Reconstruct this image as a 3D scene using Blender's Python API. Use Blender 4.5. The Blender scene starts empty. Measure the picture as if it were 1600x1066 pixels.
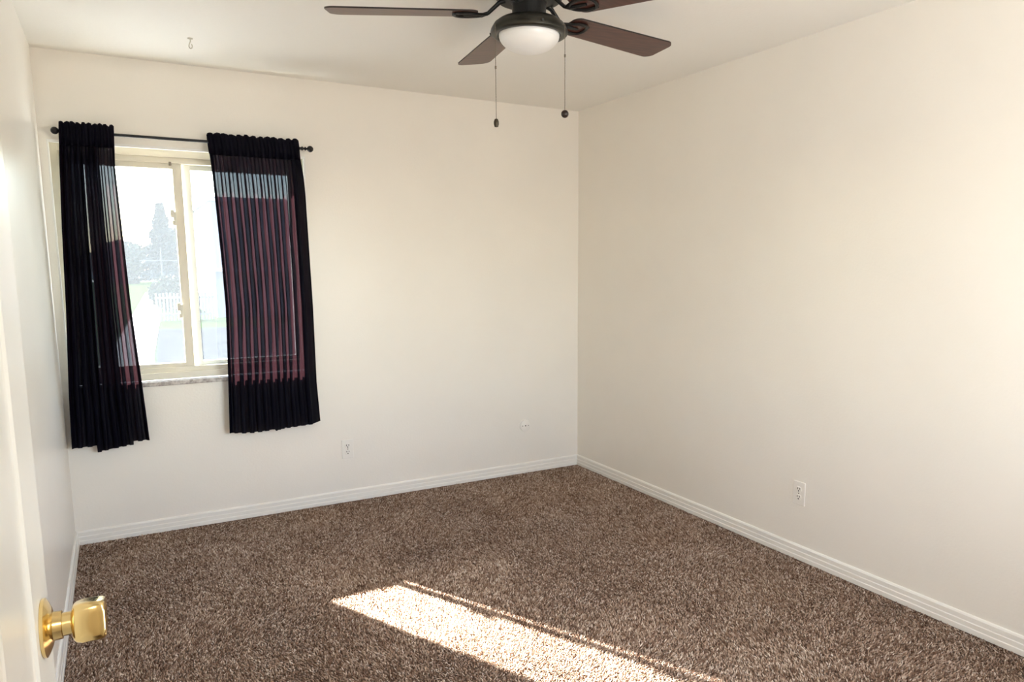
import bpy, bmesh, math, random
import numpy as np
from mathutils import Vector, Matrix

# ------------------------------------------------------------------ camera, sky, sun, exposure
scene = bpy.context.scene
COL = scene.collection
YAW, PITCH, ROLL = 0.524, 0.1393, -0.003
cy_, sy_, cp_, sp_ = math.cos(YAW), math.sin(YAW), math.cos(PITCH), math.sin(PITCH)
fwd = Vector((sy_*cp_, cy_*cp_, -sp_)); rgt = Vector((cy_, -sy_, 0)); up = rgt.cross(fwd)
r2 = rgt*math.cos(ROLL) + up*math.sin(ROLL); u2 = -rgt*math.sin(ROLL) + up*math.cos(ROLL)
cam_d = bpy.data.cameras.new('camera'); cam = bpy.data.objects.new('camera', cam_d); COL.objects.link(cam)
m = Matrix((r2, u2, -fwd)).transposed().to_4x4(); m.translation = Vector((-2.7851, -4.3482, 1.4254))
cam.matrix_world = m
cam_d.sensor_fit = 'HORIZONTAL'; cam_d.sensor_width = 36.0; cam_d.lens = 36.0*1153.5/1600
cam_d.shift_x = -50.4/1600; cam_d.shift_y = 41.1/1600
cam_d.clip_start = 0.02; cam_d.clip_end = 900
scene.camera = cam

SUN_DIR = Vector((0.77, -1.54, -1.0)).normalized()      # the way the light travels
world = bpy.data.worlds.new('sky'); scene.world = world; world.use_nodes = True
wn = world.node_tree; wn.nodes.clear()
sky = wn.nodes.new('ShaderNodeTexSky'); sky.sky_type = 'NISHITA'; sky.sun_disc = False
sky.sun_elevation = math.radians(30.6); sky.sun_rotation = math.atan2(-SUN_DIR.x, -SUN_DIR.y)
sky.air_density = 1.0; sky.dust_density = 1.2; sky.ozone_density = 1.0
bg = wn.nodes.new('ShaderNodeBackground'); bg.inputs[1].default_value = 0.85
wo = wn.nodes.new('ShaderNodeOutputWorld')
wn.links.new(sky.outputs[0], bg.inputs[0]); wn.links.new(bg.outputs[0], wo.inputs[0])

def light(name, kind, loc, energy, color, **kw):
    d = bpy.data.lights.new(name, kind); d.energy = energy; d.color = color
    for k, v in kw.items(): setattr(d, k, v)
    o = bpy.data.objects.new(name, d); COL.objects.link(o); o.location = loc
    return o
sun = light('sun', 'SUN', (-8, 14, 9), 58.0, (1.0, 0.945, 0.86), angle=math.radians(0.6))
sun.rotation_euler = SUN_DIR.to_track_quat('-Z', 'Y').to_euler()
# unseen area light added behind and right of the camera to fill the room
back = light('rear_fill_light', 'AREA', (-1.2, -4.30, 1.4), 19, (1.0, 0.97, 0.945), shape='RECTANGLE', size=1.3, size_y=1.2)
back.rotation_euler = (math.radians(110), 0, 0)
hall = light('hall_fill_light', 'POINT', (-2.9, -5.2, 2.2), 8, (1.0, 0.93, 0.84), shadow_soft_size=.12)  # unseen fill added in the hall to brighten the room

scene.view_settings.view_transform = 'Standard'; scene.view_settings.look = 'None'
scene.view_settings.gamma = 1.0; scene.view_settings.use_curve_mapping = False
scene.view_settings.exposure = 1.0
scene.cycles.use_denoising = True
scene.cycles.max_bounces = 14; scene.cycles.diffuse_bounces = 8; scene.cycles.transparent_max_bounces = 24
scene.cycles.sample_clamp_indirect = 8.0

R = random.Random(7)
PI = math.pi

# ------------------------------------------------------------------ helpers
def tag(o, label=None, cat=None, group=None, kind=None):
    if label: o['label'] = label
    if cat: o['category'] = cat
    if group: o['group'] = group
    if kind: o['kind'] = kind
    return o

def obj(name, bm, mat, parent=None, smooth=False, sm_angle=None):
    me = bpy.data.meshes.new(name)
    bmesh.ops.recalc_face_normals(bm, faces=bm.faces[:])
    bm.to_mesh(me); bm.free()
    if smooth:
        for p in me.polygons: p.use_smooth = True
        if sm_angle: me.set_sharp_from_angle(angle=math.radians(sm_angle))
    me.materials.append(mat)
    o = bpy.data.objects.new(name, me); COL.objects.link(o)
    if parent: o.parent = parent
    return o

def thing(name, loc, label, cat, group=None, rotz=0):
    o = bpy.data.objects.new(name, None); o.empty_display_size = 0.05
    o.location = loc; o.rotation_euler = (0, 0, rotz); COL.objects.link(o)
    return tag(o, label, cat, group)

def struct(name, bm, mat, parent=None, **kw):
    o = obj(name, bm, mat, parent, **kw)
    if not parent: o['kind'] = 'structure'
    return o

def box(bm, lo, hi, bevel=0.0):
    b = bmesh.new()
    bmesh.ops.create_cube(b, size=1.0)
    for v in b.verts:
        v.co = Vector([lo[i] + (v.co[i]+.5)*(hi[i]-lo[i]) for i in range(3)])
    if bevel > 0:
        bmesh.ops.bevel(b, geom=b.edges[:], offset=bevel, segments=2, profile=0.6, affect='EDGES')
    me = bpy.data.meshes.new('t'); b.to_mesh(me); b.free(); bm.from_mesh(me); bpy.data.meshes.remove(me)

def lathe(bm, prof, c=(0, 0, 0), axis='Z', seg=48, sx=1.0, sy=1.0):
    rings = []
    for r, h in prof:
        ring = []
        for k in range(seg):
            a = 2*PI*k/seg
            p = (r*math.cos(a)*sx, r*math.sin(a)*sy, h)
            if axis == 'X': p = (p[2], p[0], p[1])
            if axis == 'Y': p = (p[0], p[2], p[1])
            ring.append(bm.verts.new((p[0]+c[0], p[1]+c[1], p[2]+c[2])))
        rings.append(ring)
    for a, b in zip(rings, rings[1:]):
        for k in range(seg):
            bm.faces.new((a[k], a[(k+1) % seg], b[(k+1) % seg], b[k]))
    for ring in (rings[0], rings[-1]):
        bm.faces.new(ring)

def tube(bm, pts, r, seg=12, cap=True, flat=1.0):
    pts = [Vector(p) for p in pts]; rings = []; n = len(pts)
    rs = r if isinstance(r, (list, tuple)) else [r]*n
    prev = None
    for i, p in enumerate(pts):
        d = (pts[min(i+1, n-1)] - pts[max(i-1, 0)]).normalized()
        ref = Vector((0, 0, 1)) if abs(d.z) < 0.95 else Vector((1, 0, 0))
        if prev is not None and prev.cross(d).length > .2 and abs(d.z) >= .5: ref = prev
        s = d.cross(ref).normalized(); t = s.cross(d)
        prev = t
        rings.append([bm.verts.new(p + s*math.cos(2*PI*k/seg)*rs[i] + t*math.sin(2*PI*k/seg)*rs[i]*flat) for k in range(seg)])
    for a, b in zip(rings, rings[1:]):
        for k in range(seg): bm.faces.new((a[k], a[(k+1) % seg], b[(k+1) % seg], b[k]))
    if cap:
        bm.faces.new(rings[0]); bm.faces.new(rings[-1])

def extrude_profile(bm, prof, p0, p1, out, miter0=0, miter1=0):
    """prof: (offset outward, height); extruded from p0 to p1; mitres pull the ends in by offset"""
    p0, p1, out = Vector(p0), Vector(p1), Vector(out); d = (p1-p0).normalized()
    A = [bm.verts.new(p0 + out*o + Vector((0, 0, h)) + d*(o*miter0)) for o, h in prof]
    B = [bm.verts.new(p1 + out*o + Vector((0, 0, h)) - d*(o*miter1)) for o, h in prof]
    n = len(prof)
    for k in range(n): bm.faces.new((A[k], A[(k+1) % n], B[(k+1) % n], B[k]))
    bm.faces.new(A); bm.faces.new(B)

# ------------------------------------------------------------------ materials
def mat(name, color, rough=0.5, metal=0.0, spec=0.5, **kw):
    m = bpy.data.materials.new(name); m.use_nodes = True
    b = m.node_tree.nodes['Principled BSDF']
    b.inputs['Base Color'].default_value = (*color, 1)
    b.inputs['Roughness'].default_value = rough; b.inputs['Metallic'].default_value = metal
    b.inputs['Specular IOR Level'].default_value = spec
    for k, v in kw.items(): b.inputs[k.replace('_', ' ')].default_value = v
    return m
def nodes(m): return m.node_tree.nodes, m.node_tree.links, m.node_tree.nodes['Principled BSDF']
def add_bump(m, scale, strength, dist=0.001, detail=3, kind='noise'):
    N, L, b = nodes(m)
    tc = N.new('ShaderNodeTexCoord')
    t = N.new('ShaderNodeTexNoise'); t.inputs['Scale'].default_value = scale; t.inputs['Detail'].default_value = detail
    bp = N.new('ShaderNodeBump'); bp.inputs['Strength'].default_value = strength; bp.inputs['Distance'].default_value = dist
    L.new(tc.outputs['Object'], t.inputs['Vector']); L.new(t.outputs['Fac'], bp.inputs['Height']); L.new(bp.outputs[0], b.inputs['Normal'])
    return m
def add_mottle(m, c1, c2, scale, detail=4, lo=.35, hi=.65, stretch=(1, 1, 1)):
    N, L, b = nodes(m)
    tc = N.new('ShaderNodeTexCoord'); mp = N.new('ShaderNodeMapping'); mp.inputs['Scale'].default_value = stretch
    t = N.new('ShaderNodeTexNoise'); t.inputs['Scale'].default_value = scale; t.inputs['Detail'].default_value = detail
    cr = N.new('ShaderNodeValToRGB'); cr.color_ramp.elements[0].position = lo; cr.color_ramp.elements[1].position = hi
    cr.color_ramp.elements[0].color = (*c1, 1); cr.color_ramp.elements[1].color = (*c2, 1)
    L.new(tc.outputs['Object'], mp.inputs[0]); L.new(mp.outputs[0], t.inputs['Vector'])
    L.new(t.outputs['Fac'], cr.inputs[0]); L.new(cr.outputs[0], b.inputs['Base Color'])
    return m

WALLC = (0.87, 0.83, 0.76)
M_wall = add_bump(add_mottle(mat('wall_paint', WALLC, 0.34, spec=0.5), (0.87, 0.832, 0.762), (0.89, 0.852, 0.782), 2.0), 90, 0.35, 0.0015)
M_ceil = add_bump(mat('ceiling_paint', (0.93, 0.91, 0.86), 0.7, spec=0.25), 60, 0.3, 0.002)
M_trim = mat('trim_paint', (0.87, 0.845, 0.79), 0.3)
M_door = add_bump(mat('door_paint', (0.82, 0.79, 0.72), 0.28), 35, 0.12, 0.001)
M_frame = mat('window_vinyl', (0.78, 0.73, 0.60), 0.4)
M_sash2 = mat('outer_sash_vinyl', (0.84, 0.86, 0.80), 0.35)
M_bead = mat('white_bead', (0.90, 0.89, 0.85), 0.4)
M_sill = add_mottle(mat('sill_stone', (0.5, 0.46, 0.42), 0.35), (0.30, 0.26, 0.24), (0.62, 0.58, 0.54), 60)
M_black = mat('black_metal', (0.012, 0.012, 0.014), 0.35, metal=0.4)
M_bronze = mat('oil_bronze', (0.055, 0.052, 0.042), 0.36, metal=0.75)
M_motor = mat('dark_motor_metal', (0.007, 0.007, 0.007), 0.42, metal=0.2)
M_blade = add_mottle(mat('walnut_blade', (0.1, 0.04, 0.03), 0.33, spec=0.55), (0.060, 0.020, 0.013), (0.105, 0.036, 0.024), 9, stretch=(1, 9, 1))
M_bladetop = mat('blade_edge', (0.02, 0.014, 0.012), 0.45)
M_globe = mat('frosted_glass', (0.90, 0.89, 0.86), 0.28, Subsurface_Weight=0.3, Subsurface_Radius=(0.05, 0.05, 0.05))
M_brass = mat('polished_brass', (0.84, 0.64, 0.30), 0.17, metal=1.0)
M_chain = mat('chain_metal', (0.22, 0.19, 0.15), 0.4, metal=0.8)
M_fob = mat('dark_wood_fob', (0.02, 0.010, 0.007), 0.3)
M_fob2 = mat('bronze_fob', (0.06, 0.048, 0.028), 0.4, metal=0.4)
M_plate = mat('outlet_plastic', (0.87, 0.84, 0.78), 0.35)
M_slot = mat('slot_dark', (0.03, 0.028, 0.025), 0.6)
M_latch = mat('latch_plastic', (0.70, 0.67, 0.57), 0.45)
M_hook = mat('hook_white', (0.58, 0.55, 0.46), 0.3)
M_hall = mat('hall_paint', (0.82, 0.78, 0.70), 0.6)

# window glass: clear, with glare haze put into the material by a translucent mix
M_glass = bpy.data.materials.new('hazed_glass'); M_glass.use_nodes = True
N, L = M_glass.node_tree.nodes, M_glass.node_tree.links; N.clear()
out = N.new('ShaderNodeOutputMaterial'); mx = N.new('ShaderNodeMixShader'); mx2 = N.new('ShaderNodeMixShader')
tr = N.new('ShaderNodeBsdfTransparent'); tl = N.new('ShaderNodeBsdfTranslucent'); gl = N.new('ShaderNodeBsdfGlossy')
tr.inputs[0].default_value = (0.95, 0.975, 0.97, 1); tl.inputs[0].default_value = (0.78, 0.88, 1.0, 1); gl.inputs['Roughness'].default_value = 0.02
mx.inputs[0].default_value = 0.013; mx2.inputs[0].default_value = 0.05
L.new(tr.outputs[0], mx.inputs[1]); L.new(tl.outputs[0], mx.inputs[2]); L.new(mx.outputs[0], mx2.inputs[1]); L.new(gl.outputs[0], mx2.inputs[2]); L.new(mx2.outputs[0], out.inputs[0])

# curtain cloth: dark satin, thin enough to glow wine red and to let a little through
M_cloth = bpy.data.materials.new('dark_curtain_cloth'); M_cloth.use_nodes = True
N, L, b = nodes(M_cloth)
b.inputs['Base Color'].default_value = (0.003, 0.003, 0.009, 1); b.inputs['Roughness'].default_value = 0.5
b.inputs['Specular IOR Level'].default_value = 0.08
tl = N.new('ShaderNodeBsdfTranslucent'); tl.inputs[0].default_value = (0.0125, 0.0046, 0.0060, 1)
tr = N.new('ShaderNodeBsdfTransparent'); tr.inputs[0].default_value = (0.75, 0.85, 1.0, 1)
ms1 = N.new('ShaderNodeMixShader'); ms2 = N.new('ShaderNodeMixShader')
ms1.inputs[0].default_value = 0.35
lw = N.new('ShaderNodeLayerWeight'); lw.inputs[0].default_value = 0.5
mr = N.new('ShaderNodeMapRange'); mr.inputs['From Min'].default_value = 0; mr.inputs['From Max'].default_value = 0.75
mr.inputs['To Min'].default_value = 0.027; mr.inputs['To Max'].default_value = 0.0
L.new(lw.outputs['Facing'], mr.inputs[0]); L.new(mr.outputs[0], ms2.inputs[0])
L.new(b.outputs[0], ms1.inputs[1]); L.new(tl.outputs[0], ms1.inputs[2])
L.new(ms1.outputs[0], ms2.inputs[1]); L.new(tr.outputs[0], ms2.inputs[2])
L.new(ms2.outputs[0], N['Material Output'].inputs[0])

# carpet: frieze tufts of mixed tan, taupe and dark brown yarn
M_pile = mat('carpet_yarn', (0.3, 0.22, 0.17), 0.95, spec=0.05)
N, L, b = nodes(M_pile)
at = N.new('ShaderNodeAttribute'); at.attribute_name = 'tuft'
cr = N.new('ShaderNodeValToRGB'); e = cr.color_ramp.elements
e[0].position = 0.0; e[0].color = (0.10, 0.052, 0.034, 1)
e[1].position = 1.0; e[1].color = (0.88, 0.76, 0.65, 1)
x = e.new(0.35); x.color = (0.31, 0.195, 0.137, 1)
x = e.new(0.7); x.color = (0.58, 0.435, 0.335, 1)
L.new(at.outputs['Fac'], cr.inputs[0]); L.new(cr.outputs[0], b.inputs['Base Color'])
M_back = mat('carpet_backing', (0.14, 0.10, 0.075), 0.95, spec=0.05)

# ------------------------------------------------------------------ room shell
W, Hc, YR = 3.051, 2.44, -4.15      # width, ceiling height, rear wall face
WX0, WX1, WZ0, WZ1 = -3.017, -1.815, 0.812, 2.023
TH = 0.16
bm = bmesh.new(); box(bm, (-W-.2, YR-3.3, -0.12), (0.2, TH, -0.004)); struct('floor', bm, M_back)
bm = bmesh.new(); box(bm, (-W-.2, YR-.12, Hc), (0.2, TH, Hc+.12)); struct('ceiling', bm, M_ceil)
bm = bmesh.new()
box(bm, (-W-.2, 0, -.1), (0.2, TH, WZ0-.02)); box(bm, (-W-.2, 0, WZ1), (0.2, TH, Hc+.1))
box(bm, (-W-.2, 0, WZ0-.02), (WX0, TH, WZ1)); box(bm, (WX1, 0, WZ0-.02), (0.2, TH, WZ1))
bmesh.ops.remove_doubles(bm, verts=bm.verts[:], dist=1e-5)
struct('wall_back', bm, M_wall)
bm = bmesh.new(); box(bm, (0, YR-.12, -.1), (0.12, 0, Hc+.05)); struct('wall_right', bm, M_wall)
bm = bmesh.new(); box(bm, (-W-.12, YR-.12, -.1), (-W, 0, Hc+.05)); struct('wall_left', bm, M_wall)
DX0, DX1, DZ = -2.905, -2.13, 2.04     # doorway the camera looks through
bm = bmesh.new(); box(bm, (-W, YR-.12, -.1), (DX0-.02, YR, Hc+.05)); box(bm, (DX1+.02, YR-.12, -.1), (-1.9, YR, Hc+.05)); box(bm, (-.5, YR-.12, -.1), (0, YR, Hc+.05))
box(bm, (-1.9, YR-.12, -.1), (-.5, YR, .75)); box(bm, (-1.9, YR-.12, 2.05), (-.5, YR, Hc+.05))
box(bm, (DX0-.02, YR-.12, DZ+.02), (DX1+.02, YR, Hc+.05)); struct('wall_rear', bm, M_wall)
# door lining and casing round the opening
bm = bmesh.new()
box(bm, (DX0-.02, YR-.125, -.004), (DX0, YR+.005, DZ)); box(bm, (DX1, YR-.125, -.004), (DX1+.02, YR+.005, DZ)); box(bm, (DX0-.02, YR-.125, DZ), (DX1+.02, YR+.005, DZ+.02))
for x0, x1, z0, z1 in ((DX0-.075, DX0-.012, -.004, DZ+.07), (DX1+.012, DX1+.075, -.004, DZ+.07), (DX0-.012, DX1+.012, DZ+.008, DZ+.07)):
    box(bm, (x0, YR-.002, z0), (x1, YR+.014, z1), .003)
struct('trim_1', bm, M_trim)
# hall behind the doorway, and an unseen window frame added round the fill light
HY = YR-.12
bm = bmesh.new(); box(bm, (-4.2, HY-1.5, -.1), (-4.1, HY, 2.55)); struct('wall_hall_left', bm, M_hall)
bm = bmesh.new(); box(bm, (-2.03, HY-1.5, -.1), (-1.93, HY, 2.55)); struct('wall_hall_right', bm, M_hall)
bm = bmesh.new(); box(bm, (-4.2, HY-1.6, -.1), (-1.93, HY-1.5, 2.55)); struct('wall_hall_rear', bm, M_hall)
bm = bmesh.new(); box(bm, (-4.2, HY-.1, -.1), (-W-.12, HY, 2.55)); struct('wall_hall_front', bm, M_hall)
bm = bmesh.new(); box(bm, (-4.2, HY-1.6, 2.44), (-1.93, HY, 2.56)); struct('ceiling_hall', bm, M_hall)
RX0, RX1, RZ0, RZ1 = -1.9, -.5, .75, 2.05
bm = bmesh.new()
box(bm, (RX0, HY+.02, RZ0), (RX0+.05, HY+.08, RZ1)); box(bm, (RX1-.05, HY+.02, RZ0), (RX1, HY+.08, RZ1)); box(bm, ((RX0+RX1)/2-.025, HY+.02, RZ0+.05), ((RX0+RX1)/2+.025, HY+.08, RZ1-.05))
box(bm, (RX0+.05, HY+.02, RZ0), (RX1-.05, HY+.08, RZ0+.05)); box(bm, (RX0+.05, HY+.02, RZ1-.05), (RX1-.05, HY+.08, RZ1)); struct('rear_fill_frame', bm, M_frame)
# white bead round the window reveal
bm = bmesh.new()
q = .012
box(bm, (WX0-.002, -.003, WZ1-q), (WX1+.002, .012, WZ1+.002), .002)
box(bm, (WX0-.002, -.003, WZ0), (WX0+.006, .012, WZ1-q), .002)
box(bm, (WX1-.010, -.003, WZ0), (WX1+.002, .012, WZ1-q), .002)
struct('trim_2', bm, M_bead)
# ribbed baseboards
hb = .072
prof = [(0, 0), (.0145, 0), (.0145, .020), (.0125, .0225), (.0120, .0235), (.0120, .0415), (.0100, .044), (.0095, .045), (.0095, .0635), (.0085, .0655), (.0060, .0700), (.003, hb), (0, hb)]
bm = bmesh.new(); extrude_profile(bm, prof, (-W, 0, 0), (0, 0, 0), (0, -1, 0), 1, 1); struct('baseboard_back', bm, M_trim)
bm = bmesh.new(); extrude_profile(bm, prof, (0, 0, 0), (0, YR, 0), (-1, 0, 0), 1, 1); struct('baseboard_right', bm, M_trim)
bm = bmesh.new(); extrude_profile(bm, prof, (-W, 0, 0), (-W, YR, 0), (1, 0, 0), 1, 1); struct('baseboard_left', bm, M_trim)
bm = bmesh.new(); extrude_profile(bm, prof, (DX1+.075, YR, 0), (0, YR, 0), (0, 1, 0), 0, 1); struct('baseboard_rear', bm, M_trim)

# ------------------------------------------------------------------ carpet pile (uncountable: one object)
rng = np.random.default_rng(3)
sp = 0.0073
gx = np.arange(-W+.016, -.016, sp); gy = np.arange(YR-.05, -.018, sp)
X, Y = np.meshgrid(gx, gy); X = X.ravel(); Y = Y.ravel()
X = X + rng.uniform(-.45, .45, X.size)*sp; Y = Y + rng.uniform(-.45, .45, Y.size)*sp
X = np.clip(X, -W+.0165, -.0165); Y = np.minimum(Y, -.018)
keep = (Y > YR+.016) | ((X > DX0+.01) & (X < DX1-.01)); X, Y = X[keep], Y[keep]
n = X.size
def smooth_noise(x, y, f, seed):
    r = np.random.default_rng(seed); g = r.uniform(-1, 1, (64, 64))
    u, v = (x+5)*f, (y+6)*f; i, j = np.floor(u).astype(int), np.floor(v).astype(int); a, b_ = u-i, v-j
    a = a*a*(3-2*a); b_ = b_*b_*(3-2*b_)
    G = lambda p, q_: g[p % 64, q_ % 64]
    return (G(i, j)*(1-a)+G(i+1, j)*a)*(1-b_)+(G(i, j+1)*(1-a)+G(i+1, j+1)*a)*b_
# the way the pile has been trodden and brushed
lx = 1.5*smooth_noise(X, Y, 2.6, 1) + .5*smooth_noise(X, Y, 7, 2)
ly = 1.5*smooth_noise(X, Y, 2.6, 4) + .5*smooth_noise(X, Y, 7, 5)
ang = rng.uniform(0, 2*PI, n); h = rng.uniform(.0065, .0115, n) * (1+.16*smooth_noise(X, Y, 3.5, 8)); w = rng.uniform(.0021, .0034, n)
tipx = X + h*(.45*lx + .75*np.cos(ang*1.7)); tipy = Y + h*(.45*ly + .75*np.sin(ang*1.7))
midx = X + .35*(tipx-X) + .0015*np.cos(ang*3); midy = Y + .35*(tipy-Y) + .0015*np.sin(ang*3)
tipx = np.clip(tipx, -W+.0155, -.0155); midx = np.clip(midx, -W+.0165, -.0165); tipy = np.minimum(tipy, -.0155); midy = np.minimum(midy, -.018)
V = np.zeros((n, 7, 3), dtype=np.float32)
for k in range(3):
    a = ang + k*2*PI/3
    V[:, k, 0] = X + .8*w*np.cos(a); V[:, k, 1] = Y + .8*w*np.sin(a); V[:, k, 2] = -.004
    V[:, 3+k, 0] = midx + w*np.cos(a+.5); V[:, 3+k, 1] = midy + w*np.sin(a+.5); V[:, 3+k, 2] = .55*h-.004
V[:, 6, 0] = tipx; V[:, 6, 1] = tipy; V[:, 6, 2] = h-.004
V[:, :, 0] = np.clip(V[:, :, 0], -W+.0148, -.0148); V[:, :, 1] = np.minimum(V[:, :, 1], -.0148)
F = []
base = np.arange(n, dtype=np.int32)*7
for k in range(3):
    k2 = (k+1) % 3
    F.append(np.stack([base+k, base+k2, base+3+k2], 1)); F.append(np.stack([base+k, base+3+k2, base+3+k], 1))
    F.append(np.stack([base+3+k, base+3+k2, base+6], 1))
F = np.concatenate(F).astype(np.int32); nf = len(F)
me = bpy.data.meshes.new('carpet_pile')
me.vertices.add(n*7); me.vertices.foreach_set('co', V.ravel())
me.loops.add(nf*3); me.loops.foreach_set('vertex_index', F.ravel())
me.polygons.add(nf); me.polygons.foreach_set('loop_start', np.arange(nf, dtype=np.int32)*3)
try: me.polygons.foreach_set('loop_total', np.full(nf, 3, dtype=np.int32))
except Exception: pass
me.polygons.foreach_set('use_smooth', np.ones(nf, dtype=bool))
me.update(calc_edges=True)
c = np.clip(rng.normal(.50, .23, n) + .17*smooth_noise(X, Y, 73, 12) + .06*smooth_noise(X, Y, 7, 14), 0, 1)
a = me.attributes.new('tuft', 'FLOAT', 'POINT'); a.data.foreach_set('value', np.repeat(c, 7).astype(np.float32))
me.materials.append(M_pile)
o = bpy.data.objects.new('carpet_pile', me); COL.objects.link(o)
tag(o, 'mottled brown and beige frieze carpet covering the bedroom floor', 'carpet', kind='stuff')

# ------------------------------------------------------------------ window
win = bpy.data.objects.new('window_1', None); COL.objects.link(win); win.location = ((WX0+WX1)/2, .1, WZ0); win['kind'] = 'structure'
win['label'] = 'two pane sliding window with pale almond vinyl frame between dark curtains'
wl = Vector(win.location)
def wbox(name, boxes, mt, bevel=.002, parent=win, label=None):
    bm = bmesh.new(); base = wl if parent is win else wl
    for lo, hi in boxes: box(bm, Vector(lo)-base, Vector(hi)-base, bevel)
    o = obj(name, bm, mt, parent)
    if label: o['label'] = label
    return o
ZB = .817
def ring(x0, x1, z0, z1, y0, y1, wL, wR, wB, wT):
    return [((x0, y0, z0), (x0+wL, y1, z1)), ((x1-wR, y0, z0), (x1, y1, z1)), ((x0+wL, y0, z0), (x1-wR, y1, z0+wB)), ((x0+wL, y0, z1-wT), (x1-wR, y1, z1))]
wbox('frame', ring(WX0+.001, WX1-.001, ZB, WZ1-.001, .055, .135, .035, .035, .036, .040) +
     ring(WX0+.036, WX1-.036, ZB+.036, WZ1-.041, .068, .135, .012, .012, .026, .030), M_frame)
gz0, gz1 = ZB+.062, WZ1-.071
s1 = wbox('sash', ring(WX0+.048, -2.437, gz0, gz1, .076, .100, .035, .044, .022, .028), M_frame, label='inner sliding sash on the left')
s2 = wbox('sash', ring(-2.436, WX1-.048, gz0, gz1, .106, .128, .044, .030, .022, .026), M_sash2, label='outer fixed sash on the right')
wbox('glass_pane', [((WX0+.083, .087, gz0+.022), (-2.481, .090, gz1-.028))], M_glass, 0, s1)
wbox('glass_pane', [((-2.392, .116, gz0+.022), (WX1-.078, .119, gz1-.026))], M_glass, 0, s2)
for zz in (1.668, 1.178):       # finger latches on the sliding sash
    bm = bmesh.new()
    box(bm, (-2.492, .066, zz-.036), (-2.476, .078, zz+.036), .003)
    box(bm, (-2.505, .058, zz+.004), (-2.486, .070, zz+.046), .004)
    box(bm, (-2.498, .060, zz-.034), (-2.484, .070, zz-.010), .003)
    for v in bm.verts: v.co -= wl
    obj('latch', bm, M_latch, s1)
bm = bmesh.new()
box(bm, (-2.496, .066, gz1-.012), (-2.484, .077, gz1+.008), .002)
for v in bm.verts: v.co -= wl
obj('sash_stop', bm, M_chain, s1)
wbox('window_sill', [((WX0+.001, -.010, WZ0-.019), (WX1-.001, .058, ZB-.001))], M_sill, .003, label='speckled grey stone sill')

# ------------------------------------------------------------------ curtain rod
ry, rz = -.082, 2.054
rod = thing('curtain_rod', (-2.39, ry, rz), 'thin black curtain rod with round finials mounted above the sliding window', 'curtain rod')
bm = bmesh.new(); tube(bm, [(-.545, 0, 0), (.545, 0, 0)], .0072, 16); obj('pole', bm, M_black, rod, True, 40)
for s in (-1, 1):
    bm = bmesh.new()
    lathe(bm, [(.0072, 0), (.011, .002), (.011, .006), (.006, .010), (.0055, .016), (.0115, .021), (.006, .026), (.005, .030), (.011, .034), (.0165, .041), (.0175, .048), (.015, .056), (.008, .0625), (.0005, .064)], (0, 0, 0), 'X', 24)
    for v in bm.verts: v.co = Vector((s*(.541+v.co.x), v.co.y, v.co.z))
    obj('finial', bm, M_black, rod, True, 35)
    bm = bmesh.new()
    tube(bm, [(s*.50, .079, 0), (s*.50, .03, 0), (s*.50, .0, -.011)], .005, 10)
    box(bm, (s*.50-.011, .0765, -.03), (s*.50+.011, .0805, .03), .001)
    obj('bracket', bm, M_black, rod)

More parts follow.
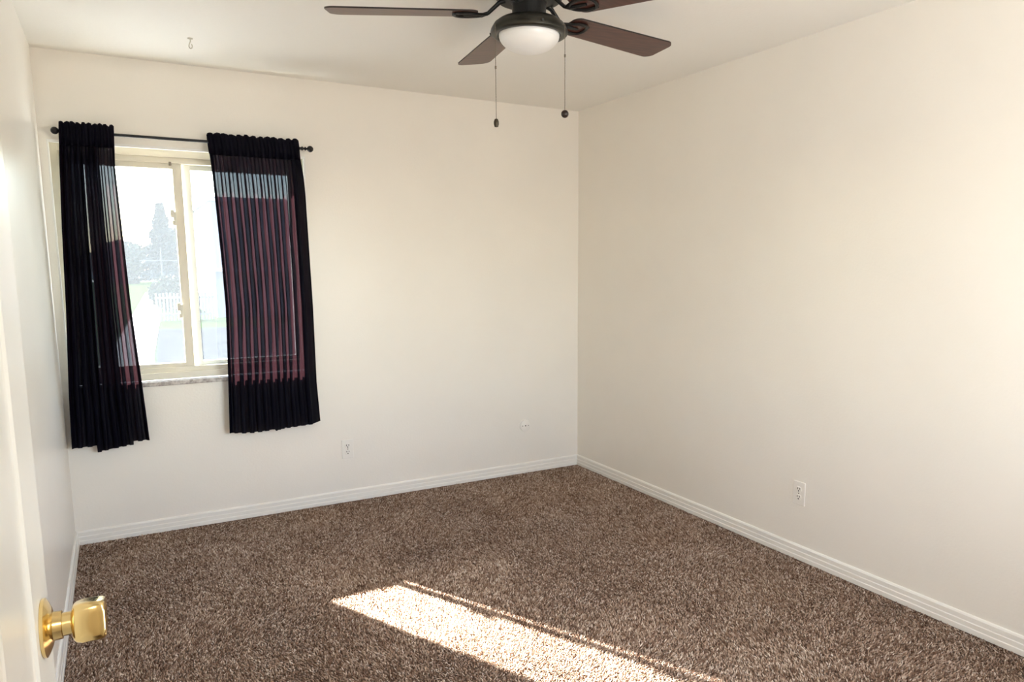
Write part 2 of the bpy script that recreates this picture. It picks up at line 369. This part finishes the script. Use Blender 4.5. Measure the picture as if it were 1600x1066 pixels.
# ------------------------------------------------------------------ curtains
def curtain(name, left, right, folds, label, seed, bottom, lean, overlap=.55, ret=False, doubled=()):
    """left/right: lists of (z, x) outline; folds: count; one gathered sheet with a rod pocket"""
    rn = random.Random(seed)
    def lerp(tab, z):
        for (z0, x0), (z1, x1) in zip(tab, tab[1:]):
            if z <= z0 and z >= z1:
                t = (z0-z)/(z0-z1); return x0+(x1-x0)*t
        return tab[-1][1] if z < tab[-1][0] else tab[0][1]
    NU, NV = folds*22, 120
    ztop = 2.096
    ph = [rn.uniform(-.5, .5) for _ in range(folds+2)]
    am = [rn.uniform(.55, 1.25) for _ in range(folds+2)]
    dr = [rn.uniform(-.35, .35) for _ in range(folds+2)]
    def fold(u, v):
        f = u*folds; i = int(f) % folds; t = f-int(f)
        a = am[i]*(1-t)+am[i+1]*t; p = ph[i]*(1-t)+ph[i+1]*t; d = dr[i]*(1-t)+dr[i+1]*t
        return f*2*PI + p + d*v*3, a
    wp = [rn.uniform(-1, 1) for _ in range(6)]
    hem = lambda u, th: .010*abs(math.sin(th*.5+.4+u*3))**.7 - .006 + .002*math.sin(u*23+seed)
    bm = bmesh.new(); grid = []
    for j in range(NV+1):
        v = j/NV; row = []
        for i in range(NU+1):
            u = i/NU
            u = u + sum(wp[k]*math.sin(PI*(k+1)*u)*.034/(1+.25*k) for k in range(6)); u = min(1, max(0, u))
            zb = bottom(u); z = ztop + (zb-ztop)*v
            xl, xr = lerp(left, z), lerp(right, z)
            th, a = fold(u, v)
            body = min(1, max(0, (2.02-z)/.12))            # below the pocket the folds open
            swell = body*(1 - .55*max(0, (v-.6)/.4))
            amp = (.0045 + (.0135*a)*swell)
            edge = min(1, u*folds*.8, (1-u)*folds*.8)
            wdt = (xr-xl)/folds
            x = xl + (xr-xl)*u + overlap*wdt*math.sin(2*th+.6)*(.35+.65*swell)*.42*edge
            y = -.083 + lean(v, u) + (-amp*math.cos(th))
            if z > 2.03: y = ry-.0115 - abs(amp)*(1+math.cos(th))*.8
            elif z > 1.99:
                t = (2.03-z)/.04; t = t*t*(3-2*t); y = (ry-.0115-abs(amp)*(1+math.cos(th))*.8)*(1-t) + y*t
            if z > 2.072:                                    # ruffled heading above the pocket
                t = (z-2.072)/.024
                y += t*.006*math.sin(th*1.0+1) ; z += t*hem(u, th)
            if v > .2: y += .0022*math.sin(u*folds*5+z*17)
            if ret and u > .93:                             # outer hem shaped back to the wall to block a sun streak
                t = (u-.93)/.07; t = t*t*(3-2*t); t *= body; y = y*(1-t) + (-.012)*t; x += .026*t
            row.append(bm.verts.new((x, min(y, -.006), z)))
        grid.append(row)
    for a, b_ in zip(grid, grid[1:]):
        for i in range(NU): bm.faces.new((a[i], a[i+1], b_[i+1], b_[i]))
    for u0, u1 in doubled:                                   # surplus width and side hems folded in behind the panel
        rows_ = []
        for j in range(NV+1):
            row = []
            for i in range(int(NU*u0), int(NU*u1)+1):
                c = grid[j][min(NU, i)].co
                back_y = max(c.y+.004, -.052 + .007*math.sin(i*.23+j*.01) + min(.02, .02*j/(NV*.35))) if u1-u0 > .1 and u1 < .9 else c.y+.004
                row.append(bm.verts.new((c.x + .002*math.sin(i*.31), min(-.002, back_y) if c.z < 2.0 else ry+.016, min(c.z, 2.07))))
            rows_.append(row)
        for a, b_ in zip(rows_, rows_[1:]):
            for i in range(len(a)-1): bm.faces.new((a[i], a[i+1], b_[i+1], b_[i]))
    # back layer of heading and pocket, behind the rod
    back = []
    for j in range(9):
        z = ztop - j*.0135; row = []
        for i in range(NU+1):
            u = i/NU; th, a = fold(u, 0); xl, xr = lerp(left, z), lerp(right, z)
            y = ry + .0115 + .0045*(1+math.cos(th*1.1+.4))
            if j <= 1: y -= (2-j)*.004
            if j == 8: y = ry - .012
            zz = z + (hem(u, th)-.002 if j == 0 else 0)
            row.append(bm.verts.new((xl+(xr-xl)*u, y, zz)))
        back.append(row)
    for a, b_ in zip(back, back[1:]):
        for i in range(NU): bm.faces.new((a[i], a[i+1], b_[i+1], b_[i]))
    o = obj(name, bm, M_cloth, None, True)
    return tag(o, label, 'curtain')

def bL(u):
    z = .520 - .0 * u
    if u > .33: z = .488 + .02*(u-.33)/.45
    if u > .80: z = .522
    return z
def bR(u): return .515 - .012*math.sin(min(1, u/.6)*PI) if u < .5 else .506 + .010*(u-.5)*2 + (-.006 if u < .56 else 0)
curtain('curtain', [(2.11, -2.958), (1.95, -2.968), (1.6, -2.985), (1.225, -2.998), (.8, -3.02), (.48, -3.030)],
        [(2.11, -2.733), (1.9, -2.742), (1.216, -2.722), (.82, -2.700), (.48, -2.684)],
        9, 'navy black curtain bunched at the left side of the window', 3, bL, lambda v, u: .012*v + .012*math.sin(u*2.2)*v, .50, False, ((0, .12), (.17, .33), (.39, .41), (.46, .66), (.95, 1)))
curtain('curtain', [(2.11, -2.322), (1.925, -2.309), (1.472, -2.290), (1.2, -2.283), (.822, -2.292), (.50, -2.302)],
        [(2.11, -1.866), (1.822, -1.849), (1.188, -1.836), (.749, -1.835), (.48, -1.822)],
        12, 'dark curtain glowing wine red over the right side of the window', 11, bR, lambda v, u: .010*v, .50, True, ((0, .04), (.85, 1)))

# ------------------------------------------------------------------ door with brass knob
HX, HYd = DX0+.004, YR+.006
FX, FY = -2.8772, -3.372           # free edge of the room-side face
door = bpy.data.objects.new('door_1', None); COL.objects.link(door); door['kind'] = 'structure'
door['label'] = 'open cream panelled door beside the left wall with a brass knob'
door.location = (FX, FY, 0.012)
# local: +x along the door from the free edge back to the hinge, +y to the room side (face at y=0)
dvec = Vector((HX-FX, HYd-FY, 0)).normalized()
door.rotation_euler = (0, 0, math.atan2(dvec.y, dvec.x))
DW = (Vector((HX, HYd))-Vector((FX, FY))).length
DH = 2.02
cols = [(.105, .105+.225), (DW-.105-.225, DW-.105)]
rows = [(.24, .80), (.98, 1.58), (1.70, 1.91)]
bm = bmesh.new()
box(bm, (0, -.035, 0), (DW, -.007, DH), 0)
xs = [0]+[v for cc in cols for v in cc]+[DW]; zs = [0]+[v for rr in rows for v in rr]+[DH]
for i in range(len(xs)-1):
    for j in range(len(zs)-1):
        if i % 2 == 1 and j % 2 == 1:
            x0, x1, z0, z1 = xs[i], xs[i+1], zs[j], zs[j+1]
            levels = [(0, 0), (.003, -.0028), (.009, -.0034), (.014, -.0034), (.060, -.0012), (.064, 0), (.070, 0)]
            prev = None
            for ins, dep in levels:
                ringv = [bm.verts.new(p) for p in ((x0+ins, dep, z0+ins), (x1-ins, dep, z0+ins), (x1-ins, dep, z1-ins), (x0+ins, dep, z1-ins))]
                if prev:
                    for k in range(4): bm.faces.new((prev[k], prev[(k+1) % 4], ringv[(k+1) % 4], ringv[k]))
                prev = ringv
            bm.faces.new(prev)
        else:
            box(bm, (xs[i], -.008, zs[j]), (xs[i+1], 0, zs[j+1]))
bmesh.ops.remove_doubles(bm, verts=bm.verts[:], dist=1e-5)
obj('panel_door', bm, M_door, door)
# knob: local centre
kx, kz = .057, 1.026
knob = bpy.data.objects.new('door_knob', None); COL.objects.link(knob); knob.parent = door; knob.location = (kx, 0, kz); knob['label'] = 'polished brass door knob'
bm = bmesh.new(); lathe(bm, [(.0305, 0), (.0315, .0015), (.0315, .0035), (.028, .0055), (.021, .0085), (.015, .010)], (0, 0, 0), 'Y', 48); obj('rose', bm, M_brass, knob, True, 35)
bm = bmesh.new(); lathe(bm, [(.0155, .009), (.0150, .018), (.0125, .0185), (.0125, .0265), (.0150, .0285)], (0, 0, 0), 'Y', 40); obj('neck', bm, M_brass, knob, True, 35)
def rsq(a, half, n=5.0):
    ca, sa = math.cos(a), math.sin(a); r = half/((abs(ca)**n+abs(sa)**n)**(1/n)); return r*ca, r*sa
bm = bmesh.new(); rings = []
for half, y, nn in ((.010, .0265, 2.2), (.0180, .028, 2.6), (.0208, .031, 3.6), (.0216, .037, 5.5), (.0212, .051, 7.0), (.0206, .0565, 7.0), (.0190, .0588, 6), (.0165, .0592, 4.5), (.0135, .0580, 3.2), (.008, .0570, 2.4), (.0008, .0568, 2)):
    rv = []
    for k in range(64):
        a = 2*PI*k/64; px, pz = rsq(a, half, nn); rot = math.radians(12)
        rv.append(bm.verts.new((px*math.cos(rot)-pz*math.sin(rot), y, px*math.sin(rot)+pz*math.cos(rot))))
    rings.append(rv)
for a_, b_ in zip(rings, rings[1:]):
    for k in range(64): bm.faces.new((a_[k], a_[(k+1) % 64], b_[(k+1) % 64], b_[k]))
bm.faces.new(rings[0]); bm.faces.new(rings[-1])
obj('grip', bm, M_brass, knob, True, 45)
bm = bmesh.new()
for hz in (.2, 1.0, 1.8): tube(bm, [(DW+.002, .004, hz-.045), (DW+.002, .004, hz+.045)], .006, 12)
obj('hinge', bm, M_brass, door)

# ------------------------------------------------------------------ ceiling fan
FC = (-1.44, -1.92)
fan = thing('ceiling_fan', (FC[0], FC[1], Hc), 'dark five blade ceiling fan with a frosted white bowl light and two pull chains', 'ceiling fan')
def fz(z): return z-Hc
bm = bmesh.new()
lathe(bm, [(.075, 0), (.078, fz(2.432)), (.078, fz(2.425)), (.110, fz(2.420)), (.122, fz(2.405)), (.124, fz(2.365)), (.112, fz(2.350)), (.085, fz(2.345)), (.070, fz(2.342))], seg=64)
obj('motor_housing', bm, M_motor, fan, True, 35)
bm = bmesh.new(); lathe(bm, [(.066, fz(2.343)), (.061, fz(2.338)), (.060, fz(2.300)), (.062, fz(2.292))], seg=48); obj('switch_housing', bm, M_motor, fan, True, 35)
bm = bmesh.new()
lathe(bm, [(.062, fz(2.294)), (.085, fz(2.288)), (.108, fz(2.281)), (.125, fz(2.269)), (.1355, fz(2.252)), (.138, fz(2.243)), (.1365, fz(2.236)), (.131, fz(2.232)), (.117, fz(2.230)), (.112, fz(2.233)), (.110, fz(2.245)), (.05, fz(2.25))], seg=80)
lf = obj('light_fitting', bm, M_bronze, fan, True, 40)
bm = bmesh.new()
prof_b = [(.1085, fz(2.243))]
for k in range(13):
    a = k/12*PI/2; prof_b.append((.1085*math.cos(a)+.0004, fz(2.234)-.062*math.sin(a)))
lathe(bm, prof_b, seg=72); obj('light_bowl', bm, M_globe, fan, True, 60)
for a in (-100, 20, 140):
    bm = bmesh.new(); ca, sa = math.cos(math.radians(a)), math.sin(math.radians(a))
    tube(bm, [(.130*ca, .130*sa, fz(2.248)), (.144*ca, .144*sa, fz(2.246))], .004, 10); obj('thumb_screw', bm, M_motor, lf)
TILT = math.radians(-9)
for k in range(5):
    A = math.radians(10+72*k); ca, sa = math.cos(A), math.sin(A)
    def T(r, s, z, tilt=True):     # r along the blade, s across
        if tilt: s2, z2 = s*math.cos(TILT), z+s*math.sin(TILT)
        else: s2, z2 = s, z
        return Vector((r*ca - s2*sa, r*sa + s2*ca, fz(2.302)+z2))
    # blade outline
    r0, r1, w0, w1 = .180, .700, .062, .075
    outl = []
    for (cx, cyy, rad, a0) in ((r1-.030, w1-.030, .030, 0), (r0+.03, w0-.03, .03, 90), (r0+.03, -w0+.03, .03, 180), (r1-.030, -w1+.030, .030, 270)):
        for q_ in range(9):
            an = math.radians(a0+q_*90/8); outl.append((cx+rad*math.cos(an), cyy+rad*math.sin(an)))
    outl = [(r + (.010*(1-(s/w1)**2) if r > r1-.031 else 0), s) for r, s in outl]
    bm = bmesh.new()
    lo = [bm.verts.new(T(r, s, 0)) for r, s in outl]; hi = [bm.verts.new(T(r, s, .0055)) for r, s in outl]
    bm.faces.new(lo); bm.faces.new(hi)
    for i in range(len(lo)): bm.faces.new((lo[i], lo[(i+1) % len(lo)], hi[(i+1) % len(lo)], hi[i]))
    bl = obj('blade', bm, M_blade, fan)
    bl.data.materials.append(M_bladetop)
    for p in bl.data.polygons:
        if len(p.vertices) == 4: p.material_index = 1
    # iron: curved arm from the motor, open teardrop plate under the blade
    bm = bmesh.new()
    arm = [T(.085, 0, .046, False), T(.105, 0, .040, False), T(.125, 0, .022, False), T(.145, 0, .004, False), T(.168, 0, -.004, False), T(.200, 0, -.004, False), T(.232, 0, -.004, False)]
    tube(bm, arm, [.011, .010, .009, .0085, .009, .009, .006], 14, flat=.75)
    loop = []
    for q_ in range(25):
        t = q_/24; a2 = PI*t
        loop.append((.172 + .088*math.sin(a2*.5)**1.2 if t < .5 else .172 + .088*math.sin(a2*.5)**1.2, 0))
    # teardrop ring outline
    ptsO = []
    for q_ in range(33):
        a2 = 2*PI*q_/32
        ptsO.append(T(.217 - .050*math.cos(a2), .040*math.sin(a2)*(1-.25*math.cos(a2)), -.0045))
    tube(bm, ptsO, .0062, 8, flat=.7)
    for s in (-1, 1):
        tube(bm, [T(.150, 0, .0, False), T(.180, s*.022, -.004), T(.215, s*.036, -.0045), T(.262, s*.030, -.0045)], [.007, .007, .007, .005], 8, flat=.7)
    obj('blade_iron', bm, M_motor, fan, True, 50)
vd = Vector((FC[0]+2.7851, FC[1]+4.3482, 0)).normalized(); vr = Vector((vd.y, -vd.x, 0))
for s, off, zend, kind in ((-1, .1175, 1.918, 'barrel'), (1, .1245, 1.949, 'ball')):
    p = vr*(s*off) - vd*.074
    ch = bpy.data.objects.new('pull_chain', None); COL.objects.link(ch); ch.parent = fan; ch.location = (p.x, p.y, 0)
    bm = bmesh.new()
    z = fz(2.248)
    tube(bm, [(0, 0, z), (0, 0, fz(zend))], .0009, 8)
    zz = z
    while zz > fz(zend):
        bmesh.ops.create_icosphere(bm, subdivisions=1, radius=.0017, matrix=Matrix.Translation((0, 0, zz))); zz -= .0052
    tube(bm, [(-p.x*.07, -p.y*.07, z+.001), (0, 0, z)], .002, 8)
    zc = fz(2.105 if kind == 'barrel' else 2.145)
    lathe(bm, [(.001, zc-.006), (.0030, zc-.004), (.0030, zc+.004), (.001, zc+.006)], seg=12)
    obj('chain', bm, M_chain, ch, True, 50)
    bm = bmesh.new(); zc = fz(zend)
    if kind == 'barrel': lathe(bm, [(.002, zc+.015), (.006, zc+.013), (.0092, zc+.004), (.0092, zc-.004), (.0065, zc-.013), (.002, zc-.0145)], seg=20)
    else: bmesh.ops.create_uvsphere(bm, u_segments=24, v_segments=14, radius=.0135, matrix=Matrix.Translation((0, 0, zc)))
    f = obj('fob', bm, M_fob2 if kind == 'barrel' else M_fob, ch, True, 50)
    f['label'] = 'bronze barrel fob' if kind == 'barrel' else 'dark round wooden fob'

# ------------------------------------------------------------------ small wall and ceiling fittings
def outlet(loc, rotz, label):
    t = thing('wall_outlet', loc, label, 'outlet', None, rotz)    # local: -y faces the room
    bm = bmesh.new(); box(bm, (-.035, -.006, -.0575), (.035, 0, .0575), .0025); obj('cover_plate', bm, M_plate, t)
    for s in (-1, 1):
        bm = bmesh.new(); c = (0, 0, s*.0195); ring_ = []
        outl = []
        for k in range(40):
            a = 2*PI*k/40; x, z = .0172*math.cos(a), .0172*math.sin(a); z = max(-.0142, min(.0142, z)); outl.append((x, z))
        f0 = [bm.verts.new((x, -.005, z+c[2])) for x, z in outl]; f1 = [bm.verts.new((x*.95, -.0078, z*.95+c[2])) for x, z in outl]
        bm.faces.new(f0); bm.faces.new(f1)
        for i in range(40): bm.faces.new((f0[i], f0[(i+1) % 40], f1[(i+1) % 40], f1[i]))
        rc = obj('receptacle', bm, M_plate, t)
        bm = bmesh.new()
        box(bm, (-.0084, -.0082, c[2]-.0005), (-.0048, -.0070, c[2]+.0090)); box(bm, (.0048, -.0082, c[2]+.0005), (.0082, -.0070, c[2]+.0085))
        lathe(bm, [(.0034, -.0082), (.0034, -.0070)], (0, 0, c[2]-.0072), 'Y', 16)
        obj('slots', bm, M_slot, rc)
    bm = bmesh.new(); lathe(bm, [(.0030, -.0074), (.0030, -.005)], (0, 0, 0), 'Y', 16); obj('screw', bm, M_chain, t)
outlet((-1.643, 0, .325), 0, 'white duplex outlet low on the window wall near the right curtain')
outlet((0, -1.985, .327), -PI/2, 'white duplex outlet low on the bare right wall')

t = thing('cable_wall_plate', (-.428, 0, .331), 'round white cable plate with a dark centre hole near the room corner', 'wall plate')
bm = bmesh.new(); lathe(bm, [(.040, 0), (.040, -.006), (.038, -.0095), (.034, -.0115), (.004, -.0118)], (0, 0, 0), 'Y', 56); obj('disc', bm, M_plate, t, True, 30)
bm = bmesh.new(); lathe(bm, [(.0045, -.0112), (.0045, -.0128)], (0, 0, 0), 'Y', 20); obj('cable_hole', bm, M_slot, t)
for s in (-1, 1):
    bm = bmesh.new(); lathe(bm, [(.0032, -.0112), (.0030, -.0130), (.0005, -.0134)], (s*.022, 0, 0), 'Y', 16); obj('screw', bm, M_chain, t)

hk = thing('ceiling_hook', (-2.41, -.51, Hc), 'small white screw hook in the ceiling above the left curtain', 'hook', rotz=-.5)
bm = bmesh.new(); lathe(bm, [(.012, 0), (.011, -.003), (.004, -.005)], seg=24); obj('collar', bm, M_hook, hk, True, 30)
bm = bmesh.new()
pts = [(0, 0, -.003), (0, 0, -.014), (-.003, 0, -.020), (-.0065, 0, -.028), (-.0075, 0, -.036), (-.005, 0, -.0425), (.000, 0, -.045), (.005, 0, -.0425), (.0075, 0, -.036), (.0065, 0, -.030), (.0045, 0, -.026)]
tube(bm, pts, .0023, 10); obj('hook_wire', bm, M_hook, hk, True, 50)

# ------------------------------------------------------------------ outdoors
ZG = -1.2
M_lawn = add_mottle(mat('lawn_grass', (0.2, 0.3, 0.06), 0.9, spec=0.0), (0.009, 0.020, 0.003), (0.016, 0.032, 0.005), 2.0)
M_soil = add_mottle(mat('planting_bed', (0.2, 0.18, 0.16), 0.95, spec=0.0), (0.004, 0.0045, 0.006), (0.014, 0.015, 0.018), 3.0)
M_conc = mat('pale_concrete', (0.30, 0.29, 0.28), 0.85, spec=0.2)
M_bounce = mat('bounce_concrete', (0.37, 0.38, 0.39), 0.85, spec=0.2)
M_fence = mat('weathered_fence', (0.13, 0.12, 0.13), 0.85)
M_leaf = add_mottle(mat('foliage', (0.08, 0.12, 0.05), 0.8, spec=0.2), (0.022, 0.030, 0.022), (0.055, 0.068, 0.042), 3.0)
M_fir = mat('fir_needles', (0.022, 0.034, 0.032), 0.85, spec=0.2)
M_bark = mat('bark', (0.16, 0.12, 0.09), 0.9)
M_bldg = mat('building_stucco', (0.125, 0.125, 0.155), 0.85)
M_bldg2 = mat('building_trim', (0.22, 0.21, 0.24), 0.7)
M_pole = mat('galvanised_pole', (0.04, 0.04, 0.045), 0.5, metal=0.3)
M_house = mat('house_wall', (0.42, 0.40, 0.38), 0.8)
M_roof = mat('house_roof', (0.16, 0.14, 0.14), 0.9)

bm = bmesh.new(); box(bm, (-160, 1.2, ZG-.3), (200, 420, ZG)); o = struct('ground_outside', bm, M_lawn); 
def slab(name, poly, z, mt, th=.05):
    bm = bmesh.new(); a = [bm.verts.new((x, y, z)) for x, y in poly]; b_ = [bm.verts.new((x, y, z-th)) for x, y in poly]
    bm.faces.new(a); bm.faces.new(b_)
    for i in range(len(a)): bm.faces.new((a[i], a[(i+1) % len(a)], b_[(i+1) % len(a)], b_[i]))
    return struct(name, bm, mt)
slab('path_outside', [(-3.6, 14.9), (-2.1, 14.9), (-1.95, 19.6), (-1.05, 35), (0.9, 76), (-.3, 76), (-2.35, 35), (-3.1, 19.6)], ZG+.03, M_conc)
slab('bounce_slab_outside', [(-14, .4), (12, .4), (12, 15), (-14, 15)], ZG+.05, M_bounce)  # unseen pale slab added to bounce sunlight up to the ceiling
slab('sidewalk_outside', [(-60, 128), (80, 128), (80, 150), (-60, 150)], ZG+.04, M_conc)
slab('planting_bed_outside', [(-1.9, 19.6), (-2.05, 14.9), (12, 14.9), (12, 29.5), (-1.35, 29.5)], ZG+.02, M_soil)

def foliage(name, c, rx, ry_, rz_, n, size, mt, label, seed, trunk=True, cone=False, h=None, cat='tree'):
    rn = random.Random(seed); t = thing(name, (c[0], c[1], ZG), label, cat)
    bm = bmesh.new()
    for _ in range(n):
        if cone:
            f = rn.random()**.8; rad = rx*(1-f)*(1.0 if rn.random() < .8 else .6)*(0.78+.22*math.sin(f*34)) + .1
            a = rn.uniform(0, 2*PI); p = Vector((rad*math.cos(a), rad*math.sin(a), h*.08+f*h*.92))
        else:
            while True:
                p = Vector((rn.uniform(-1, 1), rn.uniform(-1, 1), rn.uniform(-1, 1)))
                if .35 < p.length < 1: break
            p = Vector((p.x*rx, p.y*ry_, p.z*rz_ + c[2]))
        ax = Vector((rn.uniform(-1, 1), rn.uniform(-1, 1), rn.uniform(-1, 1))).normalized()
        s = ax.orthogonal().normalized()*size*rn.uniform(.6, 1.3); w_ = ax.cross(s).normalized()*size*.6
        v = [bm.verts.new(p+s), bm.verts.new(p+w_), bm.verts.new(p-s), bm.verts.new(p-w_)]
        bm.faces.new(v)
    obj('foliage', bm, mt, t)
    if trunk:
        bm = bmesh.new(); hh = (h*.7 if cone else c[2]+rz_*.3); rr = .018*(h or (c[2]+rz_))
        tube(bm, [(0, 0, 0), (.05, 0, hh*.5), (0, .05, hh)], [rr, rr*.7, rr*.3], 10); obj('trunk', bm, M_bark, t)
    return t
foliage('fir_tree', (2.9, 105, 0), 2.7, 2.7, 0, 3600, .55, M_fir, 'tall conical evergreen tree seen through the left window pane', 1, cone=True, h=10.3)
foliage('broadleaf_tree', (-1.6, 118, 3.0), 4.2, 3, 3.0, 1500, .6, M_leaf, 'rounded leafy tree left of the tall evergreen', 2)
foliage('broadleaf_tree', (6.6, 122, 4.4), 3.2, 3, 4.2, 1500, .6, M_leaf, 'leafy tree right of the tall evergreen, beside the window mullion', 4)
foliage('shrub', (-.1, 44, 1.0), 1.05, 1.0, 1.0, 1300, .16, M_leaf, 'rounded garden shrub rising above the picket fence', 5, trunk=False, cat='shrub')

ft = thing('picket_fence', (-.2, 34.6, ZG), 'grey picket fence beside the pale garden path', 'fence')
bm = bmesh.new()
for z0 in (.25, 1.05): box(bm, (-1.0, .03, z0), (1.55, .07, z0+.09))
obj('rail', bm, M_fence, ft)
x = -1.0
while x < 1.5:
    bm = bmesh.new(); box(bm, (x, -.01, .02), (x+.085, .03, 1.32+.02*math.sin(x*9))); obj('picket', bm, M_fence, ft); x += .15

bd = thing('apartment_building', (6.2, 40, ZG), 'pale lavender apartment building with a railed balcony behind the right curtain', 'building')
bm = bmesh.new(); box(bm, (-4.62, -4, 0), (6, 6, 5.75)); obj('wall', bm, M_bldg, bd)
bm = bmesh.new(); box(bm, (-4.75, -4.15, 5.75), (6.1, 6.1, 5.95)); obj('roof_edge', bm, M_bldg2, bd)
bal = bpy.data.objects.new('balcony', None); COL.objects.link(bal); bal.parent = bd
bm = bmesh.new(); box(bm, (-4.75, -5.2, 2.30), (3, -4, 2.48)); obj('slab', bm, M_bldg2, bal)
bm = bmesh.new(); box(bm, (-4.72, -5.17, 3.35), (3, -5.11, 3.42))
x = -4.7
while x < 2.9: box(bm, (x, -5.16, 2.48), (x+.04, -5.12, 3.35)); x += .22
obj('railing', bm, M_fence, bal)
bm = bmesh.new(); box(bm, (-3.2, -4.03, 2.6), (-1.9, -3.98, 4.4)); obj('window', bm, M_roof, bd)

lp = thing('light_pole', (1.95, 90, ZG), 'slender pole standing on the far lawn in front of the evergreen', 'pole')
bm = bmesh.new(); tube(bm, [(0, 0, 0), (0, 0, 4.6)], [.09, .06], 10); obj('shaft', bm, M_pole, lp)
bm = bmesh.new(); tube(bm, [(-2.2, 0, 3.1), (2.2, 0, 3.1)], [.05, .05], 8); obj('crossarm', bm, M_pole, lp)
pl = thing('porch_post', (.50, 35.2, ZG), 'square grey post standing beside the mullion behind the fence', 'post')
bm = bmesh.new(); box(bm, (-.11, -.11, 0), (.11, .11, 3.3)); obj('shaft', bm, M_bldg, pl)
bm = bmesh.new(); box(bm, (-.16, -.16, 3.3), (.16, .16, 3.4)); obj('cap', bm, M_bldg2, pl)
for i, (hx, hy, hw, lab) in enumerate(((-4.5, 175, 9, 'low grey roofed house far beyond the lawn at the left'), (12.5, 185, 10, 'low grey roofed house far beyond the lawn behind the evergreen'))):
    hs = thing('house', (hx, hy, ZG), lab, 'house')
    bm = bmesh.new(); box(bm, (-hw/2, -3, 0), (hw/2, 3, 2.6)); obj('wall', bm, M_house, hs)
    bm = bmesh.new()
    A = [bm.verts.new(p) for p in ((-hw/2-.4, -3.4, 2.6), (hw/2+.4, -3.4, 2.6), (hw/2+.4, 3.4, 2.6), (-hw/2-.4, 3.4, 2.6), (-hw/2-.4, 0, 4.3), (hw/2+.4, 0, 4.3))]
    for fidx in ((0, 1, 5, 4), (2, 3, 4, 5), (0, 4, 3), (1, 2, 5), (0, 3, 2, 1)): bm.faces.new([A[k] for k in fidx])
    obj('roof', bm, M_roof, hs)
    for wx in (-.28, .22):
        bm = bmesh.new(); box(bm, (hw*wx, -3.04, 1.0), (hw*wx+1.2, -2.98, 2.1)); obj('window', bm, M_roof, hs)
